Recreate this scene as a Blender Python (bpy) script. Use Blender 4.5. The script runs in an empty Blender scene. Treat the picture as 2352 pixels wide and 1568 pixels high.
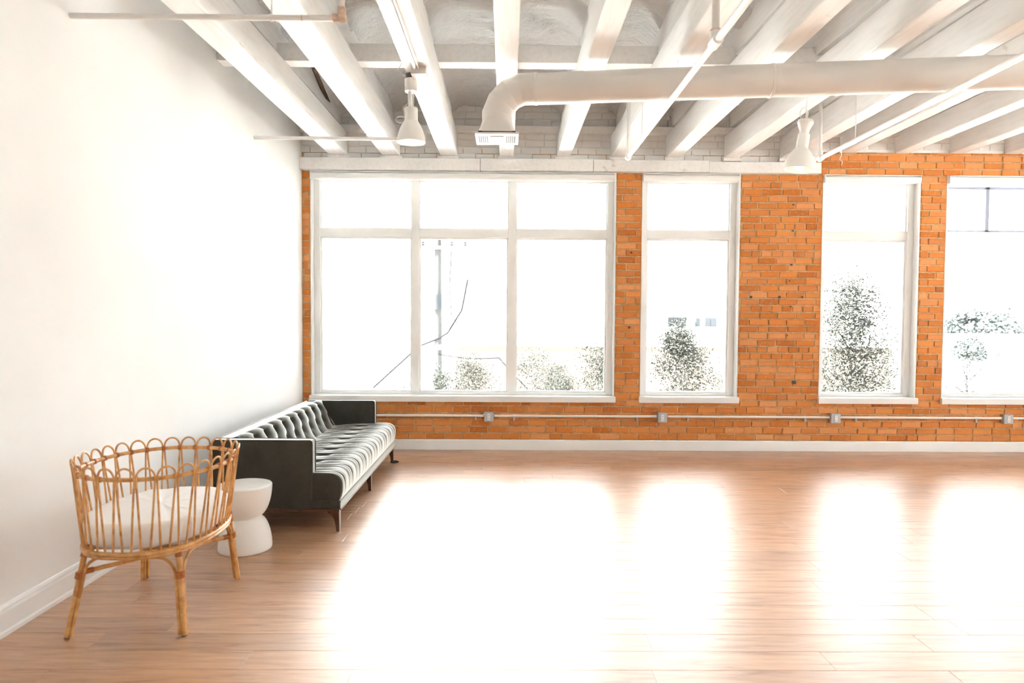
import bpy, math, random
from mathutils import Vector, Matrix, noise
random.seed(11)
S = bpy.context.scene
COL = S.collection
PI = math.pi

# ------------------------------------------------------------------ camera
cd = bpy.data.cameras.new('camera'); cam = bpy.data.objects.new('camera', cd); COL.objects.link(cam)
cd.sensor_width = 36.0; cd.lens = 24.0; cd.clip_end = 500
cam.matrix_world = (Matrix.Translation((0, 0, 1.44)) @ Matrix.Rotation(-0.007866, 4, 'Z')
                    @ Matrix.Rotation(PI/2 - 0.03629, 4, 'X') @ Matrix.Rotation(0.006, 4, 'Z'))
cd.dof.use_dof = True; cd.dof.focus_distance = 7.0; cd.dof.aperture_fstop = 2.4
S.camera = cam
# ------------------------------------------------------------------ sky and exposure
SKY = 7.5
w = bpy.data.worlds.new('world'); S.world = w; w.use_nodes = True
bg = w.node_tree.nodes['Background']; bg.inputs[0].default_value = (0.95, 0.98, 1.0, 1); bg.inputs[1].default_value = SKY
sl = bpy.data.lights.new('sun', 'SUN'); sl.energy = 80.0; sl.angle = math.radians(.6); sl.color = (1, .97, .93)
sun = bpy.data.objects.new('sun', sl); COL.objects.link(sun); sun.location = (-20, -6, 30)
sun.rotation_euler = Vector((1.0, .35, -1.25)).to_track_quat('-Z', 'Y').to_euler()      # high, from behind the left wall: it lights the street, not the room
S.view_settings.view_transform = 'Standard'; S.view_settings.look = 'None'
S.view_settings.gamma = 1.0; S.view_settings.use_curve_mapping = False
S.view_settings.exposure = 0.92
cy = S.cycles
cy.use_denoising = True
cy.use_light_tree = False
cy.max_bounces = 7; cy.diffuse_bounces = 6; cy.glossy_bounces = 2
cy.use_adaptive_sampling = True; cy.adaptive_threshold = 0.09; cy.transmission_bounces = 4; cy.transparent_max_bounces = 12
cy.blur_glossy = 0.6; cy.caustics_reflective = True; cy.caustics_refractive = False
cy.sample_clamp_indirect = 80.0

# openings of the window wall: x0, x1, panes across
YB = 7.35                     # face of the brick
ZS, ZT = 0.52, 2.985          # sill underside, head
WIN = [(-2.105, 1.165), (1.443, 2.500), (3.385, 4.440), (4.722, 7.990)]
RFILL = [(3.9, 5.9)]          # window opening added out of view in the right wall for side light (y0, y1)
BFILL = [(6.0, 7.4)]          # unseen rear wall window opening, added as front fill (x0, x1)
XL, XR, YR = -2.26, 8.4, -1.9      # room limits: left, right, rear
def portal(c, rz, sx):
    l = bpy.data.lights.new('sky_portal', 'AREA'); l.shape = 'RECTANGLE'; l.size = sx; l.size_y = ZT - ZS
    l.cycles.is_portal = True
    o = bpy.data.objects.new('sky_portal', l); COL.objects.link(o)
    o.location = c; o.rotation_euler = (-PI/2, 0, rz)
for a, b in RFILL: portal((XR + .2, (a + b)/2, (ZS + ZT)/2), -PI/2, b - a)
for a, b in BFILL: portal(((a + b)/2, YR - .2, (ZS + ZT)/2), PI, b - a)
for x0, x1 in WIN:            # sky portals in the openings (sampling only, they give no light of their own)
    portal(((x0 + x1)/2, YB + .2, (ZS + ZT)/2), 0, x1 - x0)

# ------------------------------------------------------------------ helpers
def wloc(o):
    v = Vector((0, 0, 0))
    while o is not None:
        v += o.location; o = o.parent
    return v

def link(o, parent=None, **props):
    COL.objects.link(o)
    if parent is not None: o.parent = parent
    for k, v in props.items(): o[k] = v
    return o

def empty(name, loc=(0, 0, 0), **props):
    o = bpy.data.objects.new(name, None); o.location = loc; o.empty_display_size = 0.1
    return link(o, None, **props)

def thing(name, loc, label, cat, group=None):
    o = empty(name, loc, label=label, category=cat)
    if group: o['group'] = group
    return o

class MB:
    def __init__(s): s.v = []; s.f = []
    def add(s, vs, fs):
        n = len(s.v); s.v += [tuple(p) for p in vs]; s.f += [tuple(i + n for i in f) for f in fs]; return s
    def box(s, x0, x1, y0, y1, z0, z1, M=None):
        vs = [Vector((x, y, z)) for z in (z0, z1) for y in (y0, y1) for x in (x0, x1)]
        if M is not None: vs = [M @ p for p in vs]
        return s.add(vs, [(0,2,3,1),(4,5,7,6),(0,1,5,4),(2,6,7,3),(0,4,6,2),(1,3,7,5)])
    def prism(s, poly, axis, a, b):
        """poly: 2D outline (counter-clockwise); extruded along axis from a to b"""
        def P(p, t):
            return (t, p[0], p[1]) if axis == 'x' else (p[0], t, p[1]) if axis == 'y' else (p[0], p[1], t)
        n = len(poly); vs = [P(p, a) for p in poly] + [P(p, b) for p in poly]
        fs = [(i, (i+1) % n, n + (i+1) % n, n + i) for i in range(n)] + [tuple(range(n))[::-1], tuple(range(n, 2*n))]
        return s.add(vs, fs)
    def tube(s, pts, r, seg=10, closed=False, caps=True):
        pts = [Vector(p) for p in pts]; n = len(pts)
        rr = r if isinstance(r, (list, tuple)) else [r]*n
        tan = []
        for i in range(n):
            a = pts[(i-1) % n] if closed or i > 0 else pts[i]
            b = pts[(i+1) % n] if closed or i < n-1 else pts[i]
            tan.append((b - a).normalized())
        up = Vector((0, 0, 1)) if abs(tan[0].z) < .9 else Vector((1, 0, 0))
        u = (up - tan[0]*up.dot(tan[0])).normalized()
        vs = []
        for i in range(n):
            u = (u - tan[i]*u.dot(tan[i])).normalized(); v = tan[i].cross(u)
            vs += [pts[i] + (u*math.cos(2*PI*k/seg) + v*math.sin(2*PI*k/seg))*rr[i] for k in range(seg)]
        fs = []
        for i in range(n if closed else n-1):
            j = (i+1) % n
            fs += [(i*seg+k, i*seg+(k+1) % seg, j*seg+(k+1) % seg, j*seg+k) for k in range(seg)]
        if caps and not closed: fs += [tuple(range(seg))[::-1], tuple(range((n-1)*seg, n*seg))]
        return s.add(vs, fs)
    def lathe(s, prof, c=(0, 0, 0), seg=32, M=None, close=False):
        """prof: (r, z) from one end to the other"""
        vs = []
        for r, z in prof:
            for k in range(seg):
                p = Vector((r*math.cos(2*PI*k/seg), r*math.sin(2*PI*k/seg), z))
                if M is not None: p = M @ p
                vs.append(p + Vector(c))
        n = len(prof); fs = []
        for i in range(n-1):
            fs += [(i*seg+k, i*seg+(k+1) % seg, (i+1)*seg+(k+1) % seg, (i+1)*seg+k) for k in range(seg)]
        if prof[0][0] > 1e-4 and not close: fs.append(tuple(range(seg))[::-1])
        if prof[-1][0] > 1e-4 and not close: fs.append(tuple(range((n-1)*seg, n*seg)))
        if close: fs += [((n-1)*seg+k, (n-1)*seg+(k+1) % seg, (k+1) % seg, k) for k in range(seg)]
        return s.add(vs, fs)
    def mesh(s, name, mat, off=Vector((0, 0, 0)), smooth=False, ang=35):
        me = bpy.data.meshes.new(name)
        me.from_pydata([tuple(Vector(p) - off) for p in s.v], [], s.f)
        if mat: me.materials.append(mat)
        if smooth:
            me.polygons.foreach_set('use_smooth', [True]*len(me.polygons))
            me.set_sharp_from_angle(angle=math.radians(ang))
        me.update(); return me
    def build(s, name, mat, parent=None, smooth=False, bevel=0, ang=35, seg=2, **props):
        off = wloc(parent) if parent is not None else Vector((0, 0, 0))
        o = bpy.data.objects.new(name, s.mesh(name, mat, off, smooth, ang)); link(o, parent, **props)
        if bevel:
            m = o.modifiers.new('bevel', 'BEVEL'); m.width = bevel; m.segments = seg; m.limit_method = 'ANGLE'
            m.angle_limit = math.radians(40)
        return o
    def solo(s, name, mat, base, label, cat, group=None, **kw):
        """a thing that is one mesh, origin at its base"""
        base = Vector(base)
        o = bpy.data.objects.new(name, s.mesh(name, mat, base, kw.get('smooth', False))); o.location = base
        link(o, None, label=label, category=cat)
        if group: o['group'] = group
        return o

# ------------------------------------------------------------------ materials
def newmat(name):
    m = bpy.data.materials.new(name); m.use_nodes = True; nt = m.node_tree
    return m, nt, nt.nodes['Principled BSDF']
def lin(r, g, b):
    return tuple(((c/255)/12.92 if c/255 <= .04045 else ((c/255 + .055)/1.055)**2.4) for c in (r, g, b)) + (1,)
def N(nt, typ, **kw):
    n = nt.nodes.new(typ)
    for k, v in kw.items():
        if k.startswith('i_'):
            key = k[2:]; n.inputs[int(key) if key.isdigit() else key].default_value = v
        else: setattr(n, k, v)
    return n
def ramp(nt, fac, stops):
    r = N(nt, 'ShaderNodeValToRGB'); e = r.color_ramp.elements
    while len(e) < len(stops): e.new(0.5)
    for el, (p, c) in zip(e, stops): el.position = p; el.color = c if len(c) == 4 else tuple(c) + (1,)
    nt.links.new(fac, r.inputs[0]); return r.outputs[0]
def mix(nt, fac, a, b, mode='MIX'):
    m = N(nt, 'ShaderNodeMix', data_type='RGBA', blend_type=mode)
    for inp, v in ((m.inputs[0], fac), (m.inputs[6], a), (m.inputs[7], b)):
        if hasattr(v, 'links'): nt.links.new(v, inp)
        else: inp.default_value = v
    return m.outputs[2]
def coords(nt, scale=(1, 1, 1), kind='Object'):
    """Object coordinates of a mesh are metres in the thing's own frame"""
    t = N(nt, 'ShaderNodeTexCoord'); mp = N(nt, 'ShaderNodeMapping'); mp.inputs['Scale'].default_value = scale
    nt.links.new(t.outputs[kind], mp.inputs[0]); return mp.outputs[0]
def worldpos(nt, scale=(1, 1, 1)):
    g = N(nt, 'ShaderNodeNewGeometry'); mp = N(nt, 'ShaderNodeMapping'); mp.inputs['Scale'].default_value = scale
    nt.links.new(g.outputs['Position'], mp.inputs[0]); return mp.outputs[0]
def noisetex(nt, vec, scale, detail=4, rough=.55, dist=0):
    n = N(nt, 'ShaderNodeTexNoise'); n.inputs['Scale'].default_value = scale; n.inputs['Detail'].default_value = detail
    n.inputs['Roughness'].default_value = rough; n.inputs['Distortion'].default_value = dist
    nt.links.new(vec, n.inputs['Vector']); return n.outputs['Fac']
def bump(nt, b, h, strength=.3, dist=.01):
    n = N(nt, 'ShaderNodeBump'); n.inputs['Strength'].default_value = strength; n.inputs['Distance'].default_value = dist
    nt.links.new(h, n.inputs['Height']); nt.links.new(n.outputs[0], b.inputs['Normal'])
def pieceid(nt):
    """a random number per object and per loose piece"""
    oi = N(nt, 'ShaderNodeObjectInfo'); g = N(nt, 'ShaderNodeNewGeometry')
    a = N(nt, 'ShaderNodeMath', operation='ADD'); fr = N(nt, 'ShaderNodeMath', operation='FRACT')
    nt.links.new(oi.outputs['Random'], a.inputs[0]); nt.links.new(g.outputs['Random Per Island'], a.inputs[1])
    nt.links.new(a.outputs[0], fr.inputs[0]); return fr.outputs[0]
def plain(name, col, rough=.6, metal=0, spec=.5, mott=0.0, mscale=6, **kw):
    m, nt, b = newmat(name)
    b.inputs['Base Color'].default_value = col; b.inputs['Roughness'].default_value = rough
    b.inputs['Metallic'].default_value = metal; b.inputs['Specular IOR Level'].default_value = spec
    if mott:
        f = noisetex(nt, worldpos(nt), mscale, 5)
        lo = tuple(c*(1-mott) for c in col[:3]) + (1,)
        nt.links.new(ramp(nt, f, [(.3, lo), (.62, col)]), b.inputs['Base Color'])
    return m

M = {}
M['wall'] = plain('wall_paint', (.87, .87, .86, 1), .75, spec=.25, mott=.03, mscale=2)
M['trim'] = plain('trim_paint', (.86, .86, .85, 1), .35, spec=.4, mott=.02)
M['plastic_white'] = plain('white_plastic', (.86, .85, .83, 1), .35)
M['pipe'] = plain('pipe_paint', (.84, .82, .80, 1), .4, mott=.05, mscale=9)
M['duct'] = plain('duct_paint', (.77, .735, .70, 1), .45, mott=.05, mscale=3)
M['lamp'] = plain('lamp_enamel', (.84, .82, .78, 1), .4)
M['shade'] = plain('blind_cloth', (.86, .86, .85, 1), .8, spec=.2)
M['slot'] = plain('slot_dark', (.07, .06, .058, 1), .8)
M['dark'] = plain('dark_metal', (.05, .045, .04, 1), .4)
M['rust'] = plain('rusty_fitting', lin(224, 196, 174), .8, mott=.35, mscale=60)
M['box_grey'] = plain('box_grey', lin(188, 190, 192), .4)
M['conduit'] = plain('conduit_paint', lin(238, 234, 228), .4)
M['table'] = plain('table_plastic', (.92, .92, .91, 1), .4)
M['leg'] = None

def painted_timber():
    m, nt, b = newmat('painted_timber'); p = worldpos(nt, (1, .12, 1)); q = worldpos(nt)
    g = noisetex(nt, p, 30, 5); base = ramp(nt, g, [(.3, (.83, .81, .79, 1)), (.55, (.88, .875, .865, 1))])
    st = noisetex(nt, q, 3.2, 8, .7); k = ramp(nt, st, [(.30, (1, 1, 1, 1)), (.345, (0, 0, 0, 1))])
    sm = N(nt, 'ShaderNodeMath', operation='MULTIPLY', i_1=.35); nt.links.new(k, sm.inputs[0])
    nt.links.new(mix(nt, sm.outputs[0], base, (.42, .36, .30, 1)), b.inputs['Base Color'])
    b.inputs['Roughness'].default_value = .6; b.inputs['Specular IOR Level'].default_value = .3
    bump(nt, b, g, .25, .006); return m
M['beam'] = painted_timber()

def foam():
    m, nt, b = newmat('sprayed_foam'); q = worldpos(nt)
    g = noisetex(nt, worldpos(nt, (1, 2.2, 1)), 14, 8, .65); h = noisetex(nt, q, 2.1, 6, .6)
    base = ramp(nt, h, [(.25, (.70, .65, .60, 1)), (.33, (.92, .915, .91, 1))])
    nt.links.new(base, b.inputs['Base Color']); b.inputs['Roughness'].default_value = .9; b.inputs['Specular IOR Level'].default_value = .15
    bump(nt, b, g, .8, .05); return m
M['foam'] = foam()

def brick(name, cols, mott, speck):
    m, nt, b = newmat(name); r = pieceid(nt); q = worldpos(nt)
    n = len(cols); base = ramp(nt, r, [(i/(n-1), c) for i, c in enumerate(cols)])
    f = noisetex(nt, q, 26, 6, .7); c2 = mix(nt, ramp(nt, f, [(.28, (1, 1, 1, 1)), (.5, (0, 0, 0, 1))]), base, mott)
    f2 = noisetex(nt, q, 60, 3, .6); c3 = mix(nt, ramp(nt, f2, [(.66, (0, 0, 0, 1)), (.74, (1, 1, 1, 1))]), c2, speck)
    f3 = noisetex(nt, q, 90, 3, .6); c4 = mix(nt, ramp(nt, f3, [(.24, (1, 1, 1, 1)), (.28, (0, 0, 0, 1))]), c3, (.12, .07, .04, 1))
    nt.links.new(c4, b.inputs['Base Color']); b.inputs['Roughness'].default_value = .85; b.inputs['Specular IOR Level'].default_value = .2
    bump(nt, b, noisetex(nt, q, 70, 6, .7), .5, .006); return m
M['brick'] = brick('red_brick', [lin(196, 112, 52), lin(226, 148, 80), lin(214, 128, 62), lin(230, 162, 104), lin(206, 118, 52), lin(222, 152, 94), lin(186, 104, 50)],
                   lin(214, 146, 90), lin(236, 206, 172))
M['mortar'] = plain('mortar', lin(212, 172, 126), .95, spec=.1, mott=.3, mscale=24)
M['wbrick'] = brick('painted_brick', [(.85, .84, .82, 1), (.87, .86, .85, 1), (.83, .81, .79, 1), (.86, .85, .83, 1)], (.86, .85, .83, 1), (.88, .87, .86, 1))
M['wmortar'] = plain('painted_mortar', (.85, .84, .82, 1), .95, spec=.1, mott=.12, mscale=9)

def planks():
    m, nt, b = newmat('oak_planks'); r = pieceid(nt)
    t = worldpos(nt, (1, 1, 1)); off = N(nt, 'ShaderNodeVectorMath', operation='ADD')
    cx = N(nt, 'ShaderNodeCombineXYZ'); ml = N(nt, 'ShaderNodeMath', operation='MULTIPLY', i_1=37.0)
    nt.links.new(r, ml.inputs[0]); nt.links.new(ml.outputs[0], cx.inputs[0]); nt.links.new(ml.outputs[0], cx.inputs[1])
    nt.links.new(t, off.inputs[0]); nt.links.new(cx.outputs[0], off.inputs[1])
    mp = N(nt, 'ShaderNodeMapping'); mp.inputs['Scale'].default_value = (.9, 9, 1); nt.links.new(off.outputs[0], mp.inputs[0])
    g = noisetex(nt, mp.outputs[0], 3.2, 8, .62, .6)
    mp2 = N(nt, 'ShaderNodeMapping'); mp2.inputs['Scale'].default_value = (2, 60, 1); nt.links.new(off.outputs[0], mp2.inputs[0])
    g2 = noisetex(nt, mp2.outputs[0], 3, 4, .6)
    base = ramp(nt, g, [(.28, lin(160, 114, 82)), (.45, lin(198, 153, 116)), (.62, lin(214, 172, 134))])
    tone = ramp(nt, r, [(0, (.84, .82, .82, 1)), (.5, (1, 1, 1, 1)), (1, (1.0, .94, .9, 1))])
    c = mix(nt, 1.0, base, tone, 'MULTIPLY')
    c = mix(nt, ramp(nt, g2, [(.3, (.25, .25, .25, 1)), (.5, (0, 0, 0, 1))]), c, lin(146, 106, 82))
    nt.links.new(c, b.inputs['Base Color'])
    b.inputs['Specular IOR Level'].default_value = .5; b.inputs['Roughness'].default_value = .42
    rg = ramp(nt, g2, [(.2, (.38, .38, .38, 1)), (.8, (.29, .29, .29, 1))]); nt.links.new(rg, b.inputs['Coat Roughness'])
    b.inputs['Coat Weight'].default_value = .7
    bump(nt, b, g2, .10, .002); return m
M['plank'] = planks()
M['subfloor'] = plain('subfloor', lin(92, 62, 44), .8)

def rattan():
    m, nt, b = newmat('rattan'); p = coords(nt)
    g = noisetex(nt, p, 22, 5, .6); base = ramp(nt, g, [(.3, lin(190, 126, 66)), (.6, lin(228, 176, 112))])
    n2 = noisetex(nt, p, 9, 2); c = mix(nt, ramp(nt, n2, [(.34, (1, 1, 1, 1)), (.38, (0, 0, 0, 1))]), base, lin(198, 136, 76))
    nt.links.new(c, b.inputs['Base Color']); b.inputs['Roughness'].default_value = .32; b.inputs['Specular IOR Level'].default_value = .5
    return m
M['rattan'] = rattan()
M['wrap'] = plain('rattan_binding', lin(190, 112, 52), .45, mott=.35, mscale=80)
M['linen'] = plain('mattress_linen', (.93, .925, .915, 1), .9, spec=.15)

def velvet():
    m, nt, b = newmat('velvet'); p = coords(nt)
    g = noisetex(nt, p, 7, 5, .6); nt.links.new(ramp(nt, g, [(.3, (.054, .051, .040, 1)), (.7, (.074, .070, .057, 1))]), b.inputs['Base Color'])
    b.inputs['Roughness'].default_value = .8; b.inputs['Specular IOR Level'].default_value = .15
    out = [n for n in nt.nodes if n.type == 'OUTPUT_MATERIAL'][0]
    sh = N(nt, 'ShaderNodeBsdfSheen'); sh.inputs['Color'].default_value = (1.15, 1.15, 1.08, 1); sh.inputs['Roughness'].default_value = .3
    s2 = N(nt, 'ShaderNodeBsdfSheen'); s2.inputs['Color'].default_value = (.8, .8, .76, 1); s2.inputs['Roughness'].default_value = .36
    a1 = N(nt, 'ShaderNodeAddShader'); a2 = N(nt, 'ShaderNodeAddShader')
    nt.links.new(b.outputs[0], a1.inputs[0]); nt.links.new(sh.outputs[0], a1.inputs[1]); nt.links.new(a1.outputs[0], a2.inputs[0]); nt.links.new(s2.outputs[0], a2.inputs[1])
    nt.links.new(a2.outputs[0], out.inputs[0])
    return m
M['velvet'] = velvet()
def walnut():
    m, nt, b = newmat('walnut'); p = coords(nt, (6, 6, .8)); g = noisetex(nt, p, 8, 5)
    nt.links.new(ramp(nt, g, [(.3, lin(70, 42, 27)), (.65, lin(110, 70, 46))]), b.inputs['Base Color']); b.inputs['Roughness'].default_value = .35
    return m
M['walnut'] = walnut()
def glass():
    m, nt, b = newmat('window_glass'); nt.nodes.remove(b)
    out = [n for n in nt.nodes if n.type == 'OUTPUT_MATERIAL'][0]
    tr = N(nt, 'ShaderNodeBsdfTransparent'); gl = N(nt, 'ShaderNodeBsdfGlossy', i_Roughness=.0); fr = N(nt, 'ShaderNodeFresnel', i_IOR=1.45)
    tr.inputs[0].default_value = (.95, .97, .97, 1)
    mx = N(nt, 'ShaderNodeMixShader'); nt.links.new(fr.outputs[0], mx.inputs[0]); nt.links.new(tr.outputs[0], mx.inputs[1]); nt.links.new(gl.outputs[0], mx.inputs[2])
    nt.links.new(mx.outputs[0], out.inputs[0]); return m
M['glass'] = glass()
m, nt, b = newmat('bulb_glow'); b.inputs['Base Color'].default_value = (.9, .9, .88, 1)
b.inputs['Emission Color'].default_value = (1, .95, .88, 1); b.inputs['Emission Strength'].default_value = 1.4; M['bulb'] = m
# outdoors
M['stucco'] = plain('white_stucco', (.86, .86, .85, 1), .9, mott=.02)
M['louvre'] = plain('louvre', (.04, .041, .044, 1), .9, spec=.05)
M['far_brick'] = plain('far_brick', (.085, .068, .056, 1), .9, spec=.05, mott=.06, mscale=1)
M['asphalt'] = plain('ground', (.62, .62, .60, 1), .95)
M['leaf'] = plain('leaf', (.034, .036, .031, 1), .9, spec=.05, mott=.4, mscale=3)
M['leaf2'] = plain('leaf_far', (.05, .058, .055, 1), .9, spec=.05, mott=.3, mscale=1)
M['bark'] = plain('bark', (.035, .034, .032, 1), .9)
M['polewood'] = plain('pole_wood', (.03, .03, .029, 1), .9, mott=.3)
M['cable'] = plain('cable', (.012, .012, .014, 1), .9, spec=.05)
M['steel'] = plain('galvanised', (.03, .033, .036, 1), .9, spec=.05)
M['farglass'] = plain('far_glass', (.04, .045, .05, 1), .9, spec=.05)
M['sash'] = plain('grey_sash', lin(128, 126, 140), .5)

# ------------------------------------------------------------------ floor
def wallx(y): return -2.25 + .0125*(y - 3)    # the left wall is a touch out of square
floor = MB().box(XL - .2, XR + .2, YR - .2, YB + .3, -.16, -.014).build('floor', M['subfloor'], kind='structure')
PW, PL = .158, 1.22
def plank_mesh(L):
    h = .0010; g = .0005; x = L/2 - g; y = PW/2 - g
    mb = MB(); vs = [(-x, -y, -.014), (x, -y, -.014), (x, y, -.014), (-x, y, -.014), (-x, -y, -.0007), (x, -y, -.0007), (x, y, -.0007), (-x, y, -.0007),
                     (-x+h, -y+h, 0), (x-h, -y+h, 0), (x-h, y-h, 0), (-x+h, y-h, 0)]
    mb.add(vs, [(0,1,5,4),(1,2,6,5),(2,3,7,6),(3,0,4,7),(4,5,9,8),(5,6,10,9),(6,7,11,10),(7,4,8,11),(8,9,10,11)]); return mb
pm = {}
rest = MB()
rows = range(int(math.floor((YR - 3.051)/PW)), int(math.ceil((YB - 3.051)/PW)))
npl = 0
for r in rows:
    yc = 3.051 + (r + .5)*PW
    x = XL - .02*random.randrange(61)
    while x < XR:
        x0, x1 = max(x, XL), min(x + PL, XR); x += PL
        if x1 - x0 < .06: continue
        seen = yc > 2.45 and x0 < .76*yc + .12
        L = round(x1 - x0, 3)
        if seen and npl < 296:
            if L not in pm: pm[L] = plank_mesh(L).mesh('plank', M['plank'])
            o = bpy.data.objects.new('plank', pm[L]); o.location = ((x0 + x1)/2, yc, 0); link(o, floor); npl += 1
        else:
            t = plank_mesh(x1 - x0); rest.add([(a + (x0+x1)/2, b_ + yc, c) for a, b_, c in t.v], t.f)
rest.build('plank_field', M['plank'], floor, kind='stuff')

# ------------------------------------------------------------------ brick window wall
COURSE, BLEN = .0735, .204
def brick_mesh():
    """unit brick in x (length), z (height); chamfered and slightly irregular face towards -y"""
    j = lambda a: random.uniform(-a, a)
    c = .022; cz = .07
    vs = [(-.5, .06, -.5), (.5, .06, -.5), (.5, .06, .5), (-.5, .06, .5)]
    fr = [(-.5 + j(.012), .004, -.5 + j(.04)), (.5 + j(.012), .004, -.5 + j(.04)), (.5 + j(.012), .004, .5 + j(.04)), (-.5 + j(.012), .004, .5 + j(.04))]
    fa = [(-.5 + c, j(.0015), -.5 + cz), (.5 - c, j(.0015), -.5 + cz), (.5 - c, j(.0015), .5 - cz), (-.5 + c, j(.0015), .5 - cz)]
    mb = MB(); mb.add(vs + fr + fa, [(0,1,5,4),(1,2,6,5),(2,3,7,6),(3,0,4,7),(4,5,9,8),(5,6,10,9),(6,7,11,10),(7,4,8,11),(8,9,10,11)])
    return mb
BM = [brick_mesh() for _ in range(8)]
def lay(z0, z1, spans, joint=.015):
    out = []; k = 0; z = z0
    while z < z1 - .012:
        zt = min(z + COURSE, z1)
        for a, b_ in spans(z, zt):
            x = a - (BLEN*(.5*(k % 2) + random.uniform(-.12, .12)))
            hdr = random.random() < .06
            while x < b_:
                L = BLEN*(random.uniform(.94, 1.06)) * (.55 if hdr or random.random() < .04 else 1)
                x0, x1 = max(x, a), min(x + L, b_); x += L
                if x1 - x0 > .035: out.append((x0 + joint/2, x1 - joint/2, z + joint/2, zt - joint/2))
        z += COURSE; k += 1
    return out
def place_bricks(bricks, wall, mat, score, limit=298):
    meshes = [b_.mesh('brick', mat) for b_ in BM]
    bricks = sorted(bricks, key=score, reverse=True)
    stuff = MB()
    for i, (x0, x1, z0, z1) in enumerate(bricks):
        k = random.randrange(8); dy = random.uniform(-.004, .003)
        s = (x1 - x0, 1, z1 - z0); l = ((x0+x1)/2, YB + dy, (z0+z1)/2)
        if i < limit and score(bricks[i]) > 0:
            o = bpy.data.objects.new('brick', meshes[k]); o.scale = s; o.location = l; link(o, wall)
        else:
            stuff.add([(p[0]*s[0] + l[0], p[1] + l[1], p[2]*s[2] + l[2]) for p in BM[k].v], BM[k].f)
    if stuff.v: stuff.build('brick_field', mat, wall, kind='stuff')
def hit(x, z, y=YB):     # rough test: is this point of the wall within the picture
    return x < .755*y + .06
XW0 = wallx(YB) - .002
# mortar body with openings
mb = MB(); D0, D1 = YB + .009, YB + .32
def wallbox(x0, x1, z0, z1): mb.box(x0, x1, D0, D1, z0, z1)
wallbox(XL - .2, XR + .2, -.16, ZS)
ed = [XL - .2] + [e for wn in WIN for e in wn] + [XR + .2]
for i in range(0, len(ed), 2): wallbox(ed[i], ed[i+1], ZS, ZT)
wallbox(XL - .2, XR + .2, ZT, 3.22)
wall_back = mb.build('wall_back', M['mortar'], kind='structure')
def spans_o(z0, z1):
    zm = (z0 + z1)/2
    if zm < ZS: return [(XW0, XR)]
    if zm < ZT: return [(XW0, WIN[0][0])] + [(WIN[i][1], WIN[i+1][0]) for i in range(3)] + [(WIN[3][1], XR)]
    return [(3.335, XR)]
br = [(x0, x1, z0, min(z1, 3.22)) for x0, x1, z0, z1 in lay(.108, 3.225, spans_o)]
# the course under the header beam, clipped to the pier tops
for a, b_ in ((XW0, WIN[0][0]), (WIN[0][1], WIN[1][0]), (WIN[1][1], 3.335)):
    x = a
    while x < b_ - .03:
        x1 = min(x + BLEN, b_); br.append((x + .006, x1 - .006, ZT + .004, ZT + .04)); x = x1
def sc_o(b_):
    x0, x1, z0, z1 = b_
    if not hit(x0, z0): return 0
    if x1 < -1.25 and z1 < .62: return 0          # behind the sofa
    return (x1 - x0)*(z1 - z0)
place_bricks(br, wall_back, M['brick'], sc_o)
for x, z, r in ((3.067, 2.658, .010), (3.068, 2.379, .009), (3.062, 2.016, .010), (3.042, 1.843, .008), (3.061, 1.566, .009), (3.182, 1.67, .010), (3.03, 1.256, .008), (2.631, 1.667, .014), (2.937, 1.669, .015), (3.116, .747, .022), (1.319, 1.331, .014), (1.333, 2.135, .011)):
    MB().tube([(x, YB - .005, z), (x, YB + .02, z)], r, 10).build('hole_shade', M['dark'], wall_back)      # dark plugs stand in for the shade inside old drill holes
# white-painted brickwork between the beams
wall_upper = MB().box(XL - .2, XR + .2, D0, D1, 3.22, 4.0).build('wall_upper', M['wmortar'], kind='structure')
def spans_w(z0, z1):
    return [(XW0, 3.335 if z0 < 3.22 else XR)]
bw = [b_ for b_ in lay(3.10, 3.76, spans_w, .0045)]
bw = [(x0, x1, (max(z0, 3.226) if x0 > 3.34 else z0), z1) for x0, x1, z0, z1 in bw if z1 - z0 > .02]
def sc_w(b_):
    x0, x1, z0, z1 = b_
    return (x1 - x0)*(z1 - z0)*(.5 if z0 > 3.62 else 1) if hit(x0, z0) and z0 < 3.70 else 0
place_bricks(bw, wall_upper, M['wbrick'], sc_w)

# other walls
def wl(y0, y1, dx0, dx1, z0, z1):
    mb = MB(); mb.add([(wallx(y) + d, y, z) for z in (z0, z1) for y in (y0, y1) for d in (dx0, dx1)],
                      [(0,2,3,1),(4,5,7,6),(0,1,5,4),(2,6,7,3),(0,4,6,2),(1,3,7,5)]); return mb
wl(YR - .2, YB + .3, -.2, 0, -.16, 4.0).build('wall_left', M['wall'], kind='structure')
def pierced(name, wins, lo, hi, bx):
    mb = MB(); e = [lo] + [q for w_ in wins for q in w_] + [hi]
    bx(mb, lo, hi, -.16, ZS); bx(mb, lo, hi, ZT, 4.0)
    for i in range(0, len(e), 2): bx(mb, e[i], e[i+1], ZS, ZT)
    mb.build(name, M['wall'], kind='structure')
bxr = lambda mb, a, b, z0, z1: mb.box(XR, XR + .2, a, b, z0, z1)
bxb = lambda mb, a, b, z0, z1: mb.box(a, b, YR - .2, YR, z0, z1)
pierced('wall_right', RFILL, YR - .2, YB + .3, bxr)
pierced('wall_rear', BFILL, XL - .3, XR, bxb)
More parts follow.
